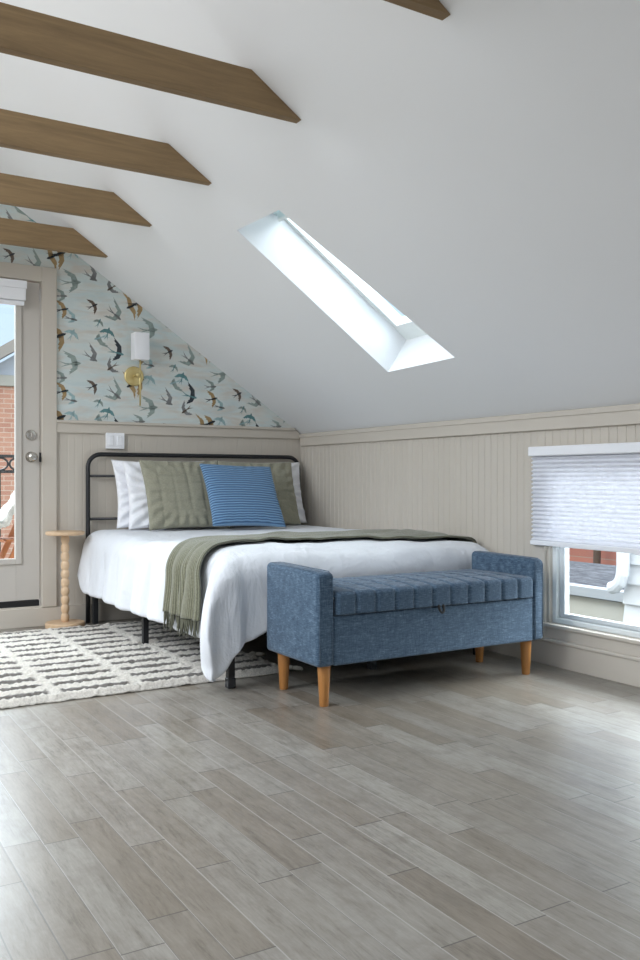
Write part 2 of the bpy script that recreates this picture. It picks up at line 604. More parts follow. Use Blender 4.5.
# right baseboard with its bead
bm = B()
box(bm, RW - .018, RW, FY, GY - .02, 0, .118, .002, 1)
box(bm, RW - .026, RW, FY, GY - .02, .116, .136, .006, 3)
struct('baseboard_right', bm, M['greige'])

# ------------------------------------------------------------------ window_2 in the right wall, low by the floor
w = thing('window_2', 'low white sash window in the beadboard wall beside the blue bench', 'window', (RW, 2.62, WZ0), kind='structure')
bm = B()        # flat casing round the opening and the panel under it
box(bm, RW - .016, RW, WY1, WY1 + .076, .136, 1.10, .002, 1)
box(bm, RW - .016, RW, WY0 - .076, WY0, .136, 1.10, .002, 1)
box(bm, RW - .016, RW, WY0, WY1, 1.03, 1.10, .002, 1)
box(bm, RW - .012, RW, WY0, WY1, .136, .194, .001, 1)
obj('window_casing', bm, M['greige'], w)
bm = B()
box(bm, RW - .03, RW + .06, WY0 - .01, WY1 + .014, .193, .2115, .004, 2)
obj('window_stool', bm, M['greige'], w)
bm = B()        # jamb liner
box(bm, RW, RW + .11, WY1 - .016, WY1, .2115, WZ1)
box(bm, RW, RW + .11, WY0, WY0 + .016, .2115, WZ1)
box(bm, RW, RW + .11, WY0 + .016, WY1 - .016, WZ1 - .016, WZ1)
obj('jamb', bm, M['greige'], w)
bm = B()        # vinyl outer frame
a, b = WY0 + .016, WY1 - .016
box(bm, RW + .02, RW + .10, b - .028, b, .2115, 1.014, .003, 1)
box(bm, RW + .02, RW + .10, a, a + .028, .2115, 1.014, .003, 1)
box(bm, RW + .02, RW + .10, a + .028, b - .028, .2115, .238, .003, 1)
box(bm, RW + .02, RW + .10, a + .028, b - .028, .986, 1.014, .003, 1)
obj('window_frame', bm, M['vinyl'], w)
bm = B()        # lower sash
a, b = a + .03, b - .03
box(bm, RW + .04, RW + .075, b - .034, b, .240, .66, .004, 2)
box(bm, RW + .04, RW + .075, a, a + .034, .240, .66, .004, 2)
box(bm, RW + .04, RW + .075, a + .034, b - .034, .240, .262, .004, 2)
box(bm, RW + .04, RW + .075, a + .034, b - .034, .626, .66, .004, 2)
sash = obj('sash', bm, M['white_paint'], w)
bm = B(); box(bm, RW + .055, RW + .06, a + .03, b - .03, .255, .63)
obj('glass_pane', bm, M['glass'], sash)
bm = B()
box(bm, RW + .078, RW + .098, b - .03, b, .626, .986, .003, 1)
box(bm, RW + .078, RW + .098, a, a + .03, .626, .986, .003, 1)
box(bm, RW + .078, RW + .098, a + .03, b - .03, .626, .65, .003, 1)
sash = obj('sash', bm, M['white_paint'], w)
bm = B(); box(bm, RW + .086, RW + .09, a + .025, b - .025, .648, .99)
obj('glass_pane', bm, M['glass'], sash)

# pleated blind hung outside the casing
BY0, BY1 = 1.90, 3.294
w = thing('window_blind', 'white pleated blind half lowered over the low window by the bench', 'blind', (RW - .05, 2.62, .6))
bm = B(); box(bm, RW - .062, RW - .017, BY0, BY1, 1.050, 1.0985, .006, 3)
obj('headrail', bm, M['white_plastic'], w)
bm = B()
prof = []
z = 1.050
k = 0
while z > .628:
    prof.append((RW - .026 - (.018 if k % 2 else 0), z)); z -= .0108; k += 1
prof.append((RW - .034, .624))
for (x0, z0), (x1, z1) in zip(prof, prof[1:]):
    quad(bm, (x0, BY0 + .004, z0), (x0, BY1 - .004, z0), (x1, BY1 - .004, z1), (x1, BY0 + .004, z1))
bmesh.ops.remove_doubles(bm, verts=bm.verts[:], dist=1e-5)
obj('pleated_cloth', bm, M['pleat'], w)
bm = B(); box(bm, RW - .05, RW - .02, BY0 + .002, BY1 - .002, .601, .625, .005, 2)
br = obj('bottom_rail', bm, M['white_plastic'], w)
bm = B(); box(bm, RW - .056, RW - .05, 2.60, 2.64, .598, .618, .002, 1)
obj('pull_tab', bm, M['white_plastic'], br)

# ------------------------------------------------------------------ gable wall: beadboard below, bird wallpaper above, door opening
DX0, DX1, DZ0, DZ1 = .452, 1.367, .119, 2.193
RZ0, RZ1 = 1.237, 1.316        # chair rail
bm = B()
for a, b in ((LW, DX0 - .05), (DX1 + .05, RW)):
    pr_ = bead_profile(a, b, off=.02)
    for (x0, d0), (x1, d1) in zip(pr_, pr_[1:]):
        d0, d1 = d0 * .35, d1 * .35
        quad(bm, (x0, GY + d0, 0), (x1, GY + d1, 0), (x1, GY + d1, RZ0 + .02), (x0, GY + d0, RZ0 + .02))
quad(bm, (DX0 - .05, GY, 0), (DX1 + .05, GY, 0), (DX1 + .05, GY, DZ0), (DX0 - .05, GY, DZ0))
# papered part
zb = RZ0 + .02
for poly in ([(DX1 + .05, zb), (RW, zb), (RW, KH), (DX1 + .05, roofz(DX1 + .05))],
             [(DX0 - .05, DZ1 + .05), (DX1 + .05, DZ1 + .05), (DX1 + .05, roofz(DX1 + .05)), (DX0 - .05, roofz(DX0 - .05))],
             [(0, zb), (DX0 - .05, zb), (DX0 - .05, roofz(DX0 - .05)), (0, roofz(0))],
             [(LW, zb), (0, zb), (0, roofz(0)), (LW, KH)]):
    quad(bm, *[(x, GY, z) for x, z in poly], mi=1)
# outer skin
for poly in ([(LW, -.05), (DX0, -.05), (DX0, roofz(DX0)), (0, roofz(0)), (LW, KH)],
             [(DX1, -.05), (RW, -.05), (RW, KH), (DX1, roofz(DX1))],
             [(DX0, DZ1), (DX1, DZ1), (DX1, roofz(DX1)), (DX0, roofz(DX0))],
             [(DX0, -.05), (DX1, -.05), (DX1, DZ0), (DX0, DZ0)]):
    bm.faces.new([bm.verts.new((x, GY + .14, z)) for x, z in poly])
# printed swallows
inks = list(INK)
def swallow(cx, cz, ang, s, body, wing, wl=(1., 1.), sweep=.5, fork=.16):
    s *= .92
    b2 = B()
    ca, sa = math.cos(math.radians(ang)), math.sin(math.radians(ang))
    def P(x, z):
        return (cx + s * (x * ca - z * sa), GY - .0008, cz + s * (x * sa + z * ca))
    def poly(pts, ink):
        f = b2.faces.new([b2.verts.new(P(*p)) for p in pts]); f.material_index = 2 + inks.index(ink)
    poly([(.50, 0), (.40, .07), (.25, .115), (0, .11), (-.22, .05), (-.34, 0), (-.22, -.05), (0, -.11), (.25, -.115), (.40, -.07)], body)
    poly([(-.26, .05), (-.55, .09), (-1.0, fork + .1), (-.6, .02), (-.34, -.01)], body)
    poly([(-.26, -.05), (-.34, .01), (-.6, -.03), (-.95, -fork), (-.55, -.09)], body)
    for sg, L in ((1, wl[0]), (-1, wl[1])):
        tip = (.1 - sweep * L, sg * .95 * L)
        mid = (.26 - .10 * L, sg * .5 * L)
        inn = (-.06 - .1 * L, sg * .36 * L)
        lerp = lambda a, b, k: (a[0] + (b[0] - a[0]) * k, a[1] + (b[1] - a[1]) * k)
        q1, q2 = lerp(inn, tip, .35), lerp(inn, tip, .7)
        poly([(.28, sg * .05), mid, (lerp(mid, tip, .5)[0] + .03, lerp(mid, tip, .5)[1]), tip,
              (q2[0] + .03, q2[1]), (q2[0] - .05, q2[1] - sg * .05), (q1[0] + .02, q1[1]), (q1[0] - .07, q1[1] - sg * .06), inn, (-.14, sg * .06)], wing)
    # keep the print on the papered wall
    def cut(co, no):
        bmesh.ops.bisect_plane(b2, geom=b2.verts[:] + b2.edges[:] + b2.faces[:], plane_co=co, plane_no=no, clear_outer=True)
    cut((RW, GY, KH), (PITCH, 0, 1))
    cut((0, GY, roofz(0)), (-PITCH, 0, 1))
    cut((0, GY, RZ1 - .01), (0, 0, -1))
    if cz < DZ1 + .07 and cx > 1.2:
        cut((DX1 + .09, GY, 0), (-1, 0, 0))
    elif .3 < cx < DX1 + .09:
        cut((0, GY, DZ1 + .08), (0, 0, -1))
    vm = {}
    for v in b2.verts:
        vm[v] = bm.verts.new(v.co)
    for f in b2.faces:
        try:
            nf = bm.faces.new([vm[v] for v in f.verts]); nf.material_index = f.material_index
        except ValueError:
            pass
    b2.free()
motif = [  # x, z, heading, size, body ink, wing ink, wing lengths
    (1.575, 2.215, 8, .105, 'sage', 'sage', (1.0, .75), .75), (1.697, 2.258, -28, .082, 'grey', 'grey', (1.15, .3), .9),
    (1.822, 2.205, 215, .070, 'brown', 'grey', (.9, 1.05), .7), (1.962, 2.098, 205, .085, 'black', 'gold', (1.3, 1.5), -.1),
    (1.500, 2.118, 5, .072, 'grey', 'sage', (.9, .6), 1.0), (1.508, 2.032, 15, .075, 'black', 'gold', (1.1, .9), .55),
    (1.566, 1.975, -10, .072, 'grey', 'pale', (1.0, .5), 1.0), (1.706, 2.077, 28, .062, 'black', 'brown', (1.05, 1.0), .55),
    (1.857, 2.025, -38, .090, 'grey', 'sage', (1.1, .8), 1.15), (1.742, 1.974, 65, .050, 'teal', 'sage', (.9, .9), .6),
    (1.802, 1.913, 75, .068, 'teal', 'teal', (1.0, .9), .5), (1.742, 1.868, 200, .080, 'pale', 'sage', (1.2, .4), .6),
    (1.566, 1.884, 65, .066, 'pale', 'pale', (.95, .95), .5), (1.484, 1.862, 20, .095, 'black', 'gold', (.8, 1.2), .5),
    (1.871, 1.776, -12, .088, 'teal', 'black', (1.25, .8), .6)]
PX, PZ = .526, .529
for i in range(-10, 5):
    for j in range(-6, 5):
        for (x, z, an, s, bo, wi, wl, sw) in motif:
            X, Z = x + i * PX, z + j * PZ + (i % 2) * PZ / 2
            if LW - .1 < X < RW + .1 and RZ1 - .08 < Z < roofz(max(-3.2, min(3.2, X))) + .12:
                if DX0 - .12 < X < DX1 + .02 and Z < DZ1 + .02: continue
                swallow(X, Z, an, s, bo, wi, wl, sw)
struct('wall_back', bm, [M['greige'], M['wallpaper']] + [INK[k] for k in inks], origin=(0, GY, 0), recalc=False)

def cut_rail(bm, x0, y0, y1, z0, z1):
    """rail along the gable whose right end is mitred by the roof slope"""
    xr = lambda z: min(RW, RW - (z - KH) / PITCH) - .004
    prism(bm, [(x0, z0), (RW - .022, z0), (min(RW - .022, xr(z1 - .03)), max(z0, z1 - .03)), (min(RW - .022, xr(z1)), z1), (x0, z1)] if z1 - z0 > .03
          else [(x0, z0), (min(RW - .022, xr(z1)), z0), (min(RW - .022, xr(z1)), z1), (x0, z1)], 'y', y0, y1)
bm = B()
cut_rail(bm, DX1 + .094, GY - .016, GY, RZ0, RZ1 - .016)
cut_rail(bm, DX1 + .094, GY - .030, GY, RZ1 - .016, RZ1)
struct('trim_2', bm, M['greige'])
bm = B()
box(bm, LW + .02, DX0 - .094, GY - .016, GY, RZ0, RZ1 - .016); box(bm, LW + .02, DX0 - .094, GY - .03, GY, RZ1 - .016, RZ1)
struct('trim_3', bm, M['greige'])
bm = B()
box(bm, LW, RW - .027, GY - .016, GY, 0, .117, .002, 1)
struct('baseboard_back', bm, M['greige'])

# ------------------------------------------------------------------ door_1: glazed door to the balcony
d = thing('door_1', 'greige glazed balcony door with a full height pane', 'door', (.91, GY, DZ0), kind='structure')
bm = B()    # casing
box(bm, DX1, DX1 + .094, GY - .022, GY, .119, DZ1 + .094, .003, 1)
box(bm, DX0 - .094, DX0, GY - .022, GY, .119, DZ1 + .094, .003, 1)
box(bm, DX0, DX1, GY - .022, GY, DZ1, DZ1 + .094, .003, 1)
obj('casing', bm, M['greige'], d)
bm = B()    # jamb and threshold
box(bm, DX1 - .002, DX1 + .02, GY, GY + .14, .119, DZ1)
box(bm, DX0 - .02, DX0 + .002, GY, GY + .14, .119, DZ1)
box(bm, DX0, DX1, GY, GY + .14, DZ1, DZ1 + .02)
box(bm, DX0, DX1, GY - .006, GY + .14, .10, .129, .002, 1)
obj('jamb', bm, M['greige'], d)
bm = B()    # slab built as stiles and rails round the glass
LX0, LX1, LZ0, LZ1 = DX0 + .005, DX1 - .008, .169, DZ1 - .008
GX0, GX1, GZ0, GZ1 = .605, 1.212, .433, 2.06
y0, y1 = GY + .006, GY + .05
box(bm, GX1, LX1, y0, y1, LZ0, LZ1, .002, 1); box(bm, LX0, GX0, y0, y1, LZ0, LZ1, .002, 1)
box(bm, GX0, GX1, y0, y1, LZ0, GZ0); box(bm, GX0, GX1, y0, y1, GZ1, LZ1)
leaf = obj('door_leaf', bm, M['door_paint'], d)
bm = B()    # raised glazing bead
t = .034
box(bm, GX1 - .004, GX1 + t, y0 - .012, y0, GZ0 - t, GZ1 + t, .004, 2); box(bm, GX0 - t, GX0 + .004, y0 - .012, y0, GZ0 - t, GZ1 + t, .004, 2)
box(bm, GX0 + .004, GX1 - .004, y0 - .012, y0, GZ0 - t, GZ0 + .004, .004, 2); box(bm, GX0 + .004, GX1 - .004, y0 - .012, y0, GZ1 - .004, GZ1 + t, .004, 2)
obj('glazing_bead', bm, M['door_paint'], leaf)
bm = B(); box(bm, GX0, GX1, y0 + .018, y0 + .024, GZ0, GZ1)
obj('glass_pane', bm, M['glass'], leaf)
bm = B(); lathe(bm, [(.034, 0), (.034, .006), (.029, .012), (.018, .014)], (1.304, y0, 1.215), 24, 'y')
box(bm, 1.30, 1.308, y0 - .026, y0 - .01, 1.198, 1.232, .003, 1)
o = obj('deadbolt', bm, M['nickel'], leaf); mod(o, 'EDGE_SPLIT')
o['label'] = 'round satin nickel deadbolt rosette above the knob'
bm = B(); lathe(bm, [(.034, 0), (.034, .006), (.014, .010), (.012, .034), (.024, .044), (.030, .056), (.027, .068), (.012, .074)], (1.304, y0, 1.076), 24, 'y')
o = obj('door_knob', bm, M['nickel'], leaf, smooth=True)
o['label'] = 'round satin nickel door knob'
bm = B(); box(bm, DX1 - .012, DX1 - .001, y0 - .012, y0 + .0, 1.045, 1.105, .001, 1)
obj('strike_plate', bm, M['black_metal'], d)
bm = B(); box(bm, LX0, LX1 - .004, y0 - .012, y0 + .04, .130, .168, .003, 1)
o = obj('door_sweep', bm, M['black_rubber'], leaf); o['label'] = 'black sweep along the door bottom'

c = thing('door_blind', 'white roller blind cassette at the top of the balcony door', 'blind', (.91, GY - .05, 2.03))
bm = B(); box(bm, .545, 1.258, GY - .068, GY - .007, 2.052, 2.172, .004, 2)
box(bm, .54, 1.262, GY - .074, GY - .07, 2.125, 2.174, .001, 1)
obj('cassette', bm, M['white_plastic'], c)
bm = B(); box(bm, .56, 1.252, GY - .05, GY - .02, 2.024, 2.05, .004, 2)
obj('bottom_bar', bm, M['white_plastic'], c)

# ------------------------------------------------------------------ left wall and the wall behind the camera (never in the frame)
bm = B()
quad(bm, (LW, FY, 0), (LW, GY, 0), (LW, GY, KH), (LW, FY, KH))
struct('wall_left', bm, M['greige'], origin=(LW, 0, 0))
bm = B()
a, b, z0, z1 = -1.0, 1.0, 1.2, 2.05  # unseen opening, added to let light in from the rear
for poly in ([(LW, 0), (a, 0), (a, roofz(a)), (LW, KH)], [(b, 0), (RW, 0), (RW, KH), (b, roofz(b))],
             [(a, 0), (b, 0), (b, z0), (a, z0)], [(a, z1), (b, z1), (b, roofz(b)), (0, roofz(0)), (a, roofz(a))]):
    bm.faces.new([bm.verts.new((x, FY, z)) for x, z in poly])
struct('wall_front', bm, M['white_wall'], origin=(0, FY, 0))

# ------------------------------------------------------------------ ceiling tie beams
BZ0, BZ1 = 2.326, 2.471
beam_l = ['brown wooden ceiling beam nearest the camera, only its angled tip showing at the top edge',
          'longest visible brown wooden ceiling beam, topmost at the upper left corner',
          'brown wooden ceiling beam running second below the top left corner',
          'brown wooden ceiling beam third down, just in front of the beam by the wallpaper',
          'brown wooden ceiling beam closest to the bird wallpaper, lowest in the picture']
for k, y in enumerate((2.06, 2.961, 3.81, 4.607, 5.393)):
    bm = B()
    xr = lambda z: RW - (z - KH) / PITCH - .001
    fs = prism(bm, [(-xr(BZ0), BZ0), (xr(BZ0), BZ0), (xr(BZ1), BZ1), (-xr(BZ1), BZ1)], 'y', y, y + .042)
    o = obj('ceiling_beam', bm, M['beam'], origin=(random.uniform(-.2, .2), y, BZ0))
    bv = mod(o, 'BEVEL', width=.0015, segments=1)
    tag(o, beam_l[k], 'beam', 'ceiling beams', 'thing')

# ------------------------------------------------------------------ bed: black metal frame
bed = thing('metal_bed', 'black metal bed with a curved tube headboard against the greige wall', 'bed', (2.45, 4.6, 0))
HY = 5.688
bm = B()
r, xl, xr_, zt = .085, 1.655, 3.232, 1.098
pts = [(xl, HY, 0.0)] + [(xl, HY, z) for z in (.3, .7)]
for k in range(9):
    a = PI - PI / 2 * k / 8
    pts.append((xl + r + r * math.cos(a), HY, zt - r + r * math.sin(a)))
for k in range(9):
    a = PI / 2 - PI / 2 * k / 8
    pts.append((xr_ - r + r * math.cos(a), HY, zt - r + r * math.sin(a)))
pts += [(xr_, HY, z) for z in (.7, .3)] + [(xr_, HY, 0.0)]
tube(bm, pts, .0145, 12)
hb = obj('headboard', bm, M['black_metal'], bed, smooth=True)
for z in (.956, .675):
    bm = B(); tube(bm, [(xl + .01, HY, z), (xr_ - .01, HY, z)], .009, 10)
    obj('headboard_rail', bm, M['black_metal'], hb, smooth=True)
FZ = .26   # deck height
bm = B()
box(bm, 1.705, 1.73, 3.60, 5.66, FZ, FZ + .06, .003, 1)
obj('side_rail', bm, M['black_metal'], bed)
bm = B()
box(bm, 3.12, 3.145, 3.60, 5.66, FZ, FZ + .06, .003, 1)
obj('side_rail', bm, M['black_metal'], bed)
for y in (3.60, 5.64):
    bm = B(); box(bm, 1.705, 3.145, y, y + .03, FZ, FZ + .06, .003, 1)
    obj('end_rail', bm, M['black_metal'], bed)
bm = B(); box(bm, 2.435, 2.465, 3.61, 5.64, FZ, FZ + .05, .003, 1)
obj('centre_rail', bm, M['black_metal'], bed)
for k in range(11):
    y = 3.66 + k * .19
    bm = B(); box(bm, 1.73, 3.12, y, y + .04, FZ + .045, FZ + .06)
    obj('slat', bm, M['black_metal'], bed)
for x in (1.685, 2.45, 3.13):
    for y in (3.583, 4.69, 5.625):
        if x == 2.45 and y > 5: continue
        bm = B(); xx = x + (.02 if x == 1.665 and y > 4 else 0)
        zb = .022 if 4 < y < 5 and x < 2 else 0
        box(bm, xx - .016, xx + .016, y - .016, y + .016, zb, FZ + .03, .002, 1)
        lg = obj('leg', bm, M['black_metal'], bed)
        if y < 3.6:
            bm = B(); box(bm, xx - .019, xx + .019, y - .019, y + .019, 0, .045, .003, 1)
            o = obj('foot_cap', bm, M['foot'], lg); o['label'] = 'glossy dark cap at the foot of the leg'
for x in (1.705, 3.13):
    bm = B(); box(bm, x - .012, x + .012, 5.664, 5.676, .0, .36, .002, 1)
    obj('headboard_bracket', bm, M['black_metal'], bed)

bm = B(); box(bm, 1.735, 3.15, 3.65, 5.64, .322, .538, .05, 4)
o = obj('mattress', bm, M['mattress'], smooth=True)
tag(o, 'dark mattress on the black metal bed, hidden under the white duvet', 'mattress')

# ------------------------------------------------------------------ duvet: flat cloth folded over the bed's edges
IX0, IX1, IY0, IY1, TZ = 1.735, 3.172, 3.66, 5.66, .600
def fold_noise(t, seed):
    return noise.noise(Vector((t * 5.2, seed, .3))) * .65 + noise.noise(Vector((t * 12.5, seed + 4, 1.3))) * .42
def drape(x, y, off=0.0, fold=1.0):
    """map a point of the spread-out cloth to its place on the bed"""
    dx = IX0 - x if x < IX0 else (x - IX1 if x > IX1 else 0)
    sx = -1 if x < IX0 else 1
    dy = IY0 - y if y < IY0 else 0
    bx, by = min(max(x, IX0), IX1), max(y, IY0)
    dd = math.hypot(dx, dy)
    if dx > 0 and dy > 0:
        th = math.atan2(dy, dx)
        full = min(.475 / math.cos(th), .40 / max(1e-6, math.sin(th)))
        want = .475 * math.cos(th) ** 2 + .40 * math.sin(th) ** 2 + .19 * abs(math.sin(2 * th)) ** 1.3
        dd *= want / full
    fl_ = 1 - smoothstep(4.85, 5.15, y)
    top = TZ + fl_ * .022 * noise.noise(Vector((x * 2.3, y * 2.0, 0))) + fl_ * .008 * noise.noise(Vector((x * 7, y * 5, 2)))
    # soft quilting channels across the bed
    q = (y - 3.62) / .265
    top += -.010 * fl_ * math.exp(-((q - round(q)) * 9) ** 2) + .006
    if dd < 1e-6:
        return Vector((x, y, top + off))
    hy = math.hypot(dx, dy)
    nx, ny = sx * dx / hy, -dy / hy
    wl = abs(nx)
    r = (.125 * wl * wl + .13 * (1 - wl * wl)) if sx < 0 or ny < -.8 else .10
    if sx > 0: r = .05 * wl * wl + .13 * (1 - wl * wl)
    R_ = r + off
    arc = r * PI / 2
    if dd < arc:
        a = dd / r
        g, h = R_ * math.sin(a), R_ * (1 - math.cos(a)) - off
    else:
        e = dd - arc
        flare = .13 if sx < 0 else 0
        g, h = R_ + e * flare * min(1, wl * 1.5), r + e
    hang = smoothstep(.04, .32, h)
    # folds travel round the perimeter
    if dx > 0 and dy > 0:
        ang = math.atan2(dy, dx)
        per = 3.6 - ang * .28
    elif dx > 0:
        per = y
    else:
        per = 3.16 - (x - IX0) * .9
    g += hang * -.024 * math.exp(-((q - round(q)) * 7) ** 2) * (1 if sx < 0 and dy == 0 else 0)
    amp = (.034 if dx >= dy else .036) * hang * fold
    lim = 1.0 if sx < 0 or dy > dx else .15
    g += amp * lim * max(-.35, fold_noise(per, 3.1 if sx < 0 else 8.2))
    # the corner hangs as one full lobe
    if dx > 0 and dy > 0:
        c = 4 * wl * wl * (1 - wl * wl)
        g += (.135 if sx < 0 else .0) * c * math.sin(min(1, h / .5) * PI * .8)
    if sx > 0 and dx > 0:
        g = min(g, (RW - .052 - bx) / max(wl, 1e-3) if wl > .3 else g)
    if dy > dx: g = min(g, (IY0 - 3.508) / max(abs(ny), .3))
    z = top - h * (top - .035) / max(top - .035, .58)
    return Vector((bx + nx * g, by + ny * g, z))

CX0, CX1, CY0, CY1 = IX0 - .475, IX1 + .36, IY0 - .40, IY1 - .005
bm = B()
NU, NV = 110, 130
def cloth(u, v):
    y = CY0 + (CY1 - CY0) * v
    x0 = CX0 + .10 * smoothstep(.16, 0, CY1 - y) ** 1.5 + .012 * noise.noise(Vector((y * 3, 2, 7)))
    x = x0 + (CX1 - x0) * u
    y0 = CY0 - .085 * math.exp(-((x - IX0) / .13) ** 2) * (1 if x > IX0 else 0)
    if x > IX0: y = y0 + (CY1 - y0) * v
    else: y = (CY0 - .085 * smoothstep(IX0 - .2, IX0, x)) + (CY1 - (CY0 - .085 * smoothstep(IX0 - .2, IX0, x))) * v
    return drape(x, y)
grid(bm, NU, NV, cloth)
for v in bm.verts:      # hem lifts and dips a little
    pass
o = obj('duvet', bm, M['duvet'], smooth=True)
mod(o, 'SOLIDIFY', thickness=.042, offset=-1, use_rim=True)
mod(o, 'SUBSURF', levels=1, render_levels=1)
tag(o, 'puffy white duvet spread over the bed, hanging to the rug at the corner', 'duvet')

# ------------------------------------------------------------------ olive throw across the foot of the bed
tb = thing('throw_blanket', 'olive green knitted throw with fringe laid across the foot of the white duvet', 'blanket', (2.4, 4.1, .6))
def throw_y(s, v):
    """s along the strip 0 at the left hem .. 1 at the right end; v across"""
    lo = 3.66 + .30 * smoothstep(.05, .48, s) - .26 * smoothstep(.60, 1, s)
    hi = lo + .40 + .05 * math.sin(s * PI)
    return lo + (hi - lo) * v
TX0, TX1 = IX0 - .385, IX1 + .075
def throw_pt(s, v, off=.017):
    x = TX0 + (TX1 - TX0) * s
    y = throw_y(s, v)
    p = drape(x, y, off)
    hang = smoothstep(IX0, IX0 - .35, x) if x < IX0 else 0
    rip = math.sin(v * 30 + 3 * noise.noise(Vector((v * 4, 1, s * 2)))) * .015 * (1 - smoothstep(.0, .36, s))
    p.x -= (rip + .013) * (1 - smoothstep(.22, .36, s)) + .006 * hang
    p.z += .003 * abs(noise.noise(Vector((x * 9, y * 9, 5))))
    return p
bm = B()
V = grid(bm, 130, 50, throw_pt)
uv = bm.loops.layers.uv.new('uv')
idx = {}
for i, row in enumerate(V):
    for j, vv in enumerate(row):
        idx[vv] = (i / 129 * 2.0, j / 49 * .42)
for f in bm.faces:
    for l in f.loops:
        l[uv].uv = idx[l.vert]
o = obj('knitted_cloth', bm, M['olive_knit'], tb, smooth=True)
mod(o, 'SOLIDIFY', thickness=.010, offset=1)
bm = B()
for k in range(64):
    v = (k + .5) / 64
    p = throw_pt(0, v)
    L = .075 + random.uniform(-.02, .02)
    q = [p + Vector((0, 0, .004))]
    a, b = random.uniform(-.012, .012), random.uniform(-.012, .012)
    for m_ in range(1, 5):
        q.append(p + Vector((-.004 * m_ / 4 + b * (m_ / 4) ** 2, a * (m_ / 4) ** 1.5, -L * m_ / 4)))
    tube(bm, q, [.0036, .0042, .0036, .003, .0016], 5)
o = obj('fringe', bm, M['olive_knit'], tb, smooth=True)

# ------------------------------------------------------------------ pillows
def pillow_mesh(w, h, t, nu=48, nv=48, ear=.07, wr=.006, seed=0, ridges=0, waffle=0, sag=.0):
    bm = B()
    ridge = {}
    def P(u, v, side):
        a, b = 2 * u - 1, 2 * v - 1
        ex = 1 - ear * (1 - b * b) * abs(a) ** 2
        ez = 1 - ear * (1 - a * a) * abs(b) ** 2
        x, z = w / 2 * a * ex, h / 2 * b * ez
        prof = max(0, (1 - a * a)) ** .5 * max(0, (1 - b * b)) ** .5
        prof = prof ** .62
        d = t / 2 * prof
        nz = noise.noise(Vector((a * 2.2 + seed, b * 2.2, side * 3))) * wr * 2.2 + noise.noise(Vector((a * 6 + seed, b * 5, side * 7))) * wr
        # pull wrinkles from the corners and edges
        edge = max(abs(a), abs(b))
        nz += wr * 1.6 * math.sin((math.atan2(b, a)) * 22 + seed) * smoothstep(.45, .9, edge) * (1 - smoothstep(.93, 1, edge))
        rr = 0
        if ridges:
            rr = .5 + .5 * math.cos(2 * PI * ridges * v + .5 * noise.noise(Vector((a * 2, b * 2, 4))))
            nz += .004 * (rr - .5)
        if waffle:
            for c_, k_ in ((u, waffle * .7), (v, waffle)):
                q = c_ * k_
                nz -= .005 * math.exp(-((q - round(q)) * 11) ** 2)
        d += nz * min(1, prof * 2.2)
        z -= sag * (1 - (z / h + .5)) * 0
        return (x, -side * d, z), rr
    front = [[None] * nv for _ in range(nu)]
    lay = []
    for side in (1, -1):
        V = [[None] * nv for _ in range(nu)]
        for i in range(nu):
            for j in range(nv):
                if side == -1 and (i in (0, nu - 1) or j in (0, nv - 1)):
                    V[i][j] = front[i][j]; continue
                p, rr = P(i / (nu - 1), j / (nv - 1), side)
                vv = bm.verts.new(p); lay.append(rr)
                V[i][j] = vv
        if side == 1: front = V
        for i in range(nu - 1):
            for j in range(nv - 1):
                q = (V[i][j], V[i + 1][j], V[i + 1][j + 1], V[i][j + 1])
                bm.faces.new(q if side == 1 else q[::-1])
    return bm, lay

def pillow(name, label, x, y, z, w, h, t, lean, yaw, mat, cat='pillow', group=None, roll=0, piping=False, **k):
    bm, lay = pillow_mesh(w, h, t, **k)
    o = obj(name, bm, mat, smooth=True, origin=(0, 0, -h / 2), recalc=True)
    o.location = (x, y, z)
    o.rotation_euler = (math.radians(-lean), math.radians(roll), math.radians(yaw))
    if k.get('ridges'):
        at = o.data.attributes.new('ridge', 'FLOAT', 'POINT')
        for i, r_ in enumerate(lay):
            at.data[i].value = r_
    tag(o, label, cat, group)
    return o
PZ0 = .622
pillow('bed_pillow', 'white pillow propped farthest back against the left end of the black headboard', 2.125, 5.53, PZ0 - .005, .66, .46, .08, 14, 0, M['cotton'], seed=1, group='white bed pillows', wr=.007)
pillow('bed_pillow', 'white pillow standing in front of the other white one, left of the checked olive cushion', 2.165, 5.415, PZ0 - .008, .66, .46, .08, 17, 0, M['cotton'], seed=5, group='white bed pillows', wr=.008)
pillow('bed_pillow', 'white pillow mostly hidden behind the right olive cushion, one edge showing beside the headboard', 2.885, 5.53, PZ0 - .006, .66, .46, .08, 14, 0, M['cotton'], seed=8, group='white bed pillows', wr=.007)
pillow('throw_pillow', 'checked olive cushion on the left, its left edge over white pillows', 2.20, 5.27, PZ0 - .008, .56, .49, .10, 24, 0, M['olive'], 'cushion', 'olive cushions', nu=70, nv=70, seed=3, waffle=8, wr=.004, ear=.06)
pillow('throw_pillow', 'olive cushion on the right, partly behind the blue ribbed cushion', 2.80, 5.405, PZ0 - .008, .585, .47, .09, 18, 0, M['olive'], 'cushion', 'olive cushions', nu=70, nv=70, seed=12, waffle=8, wr=.004, ear=.05)
pillow('throw_pillow', 'blue ribbed cushion leaning in front of the two olive cushions', 2.535, 5.09, PZ0 + .008, .52, .48, .11, 34, -2, M['cord'], 'cushion', nu=50, nv=200, seed=7, ridges=26, wr=.0015, ear=.06, roll=2)

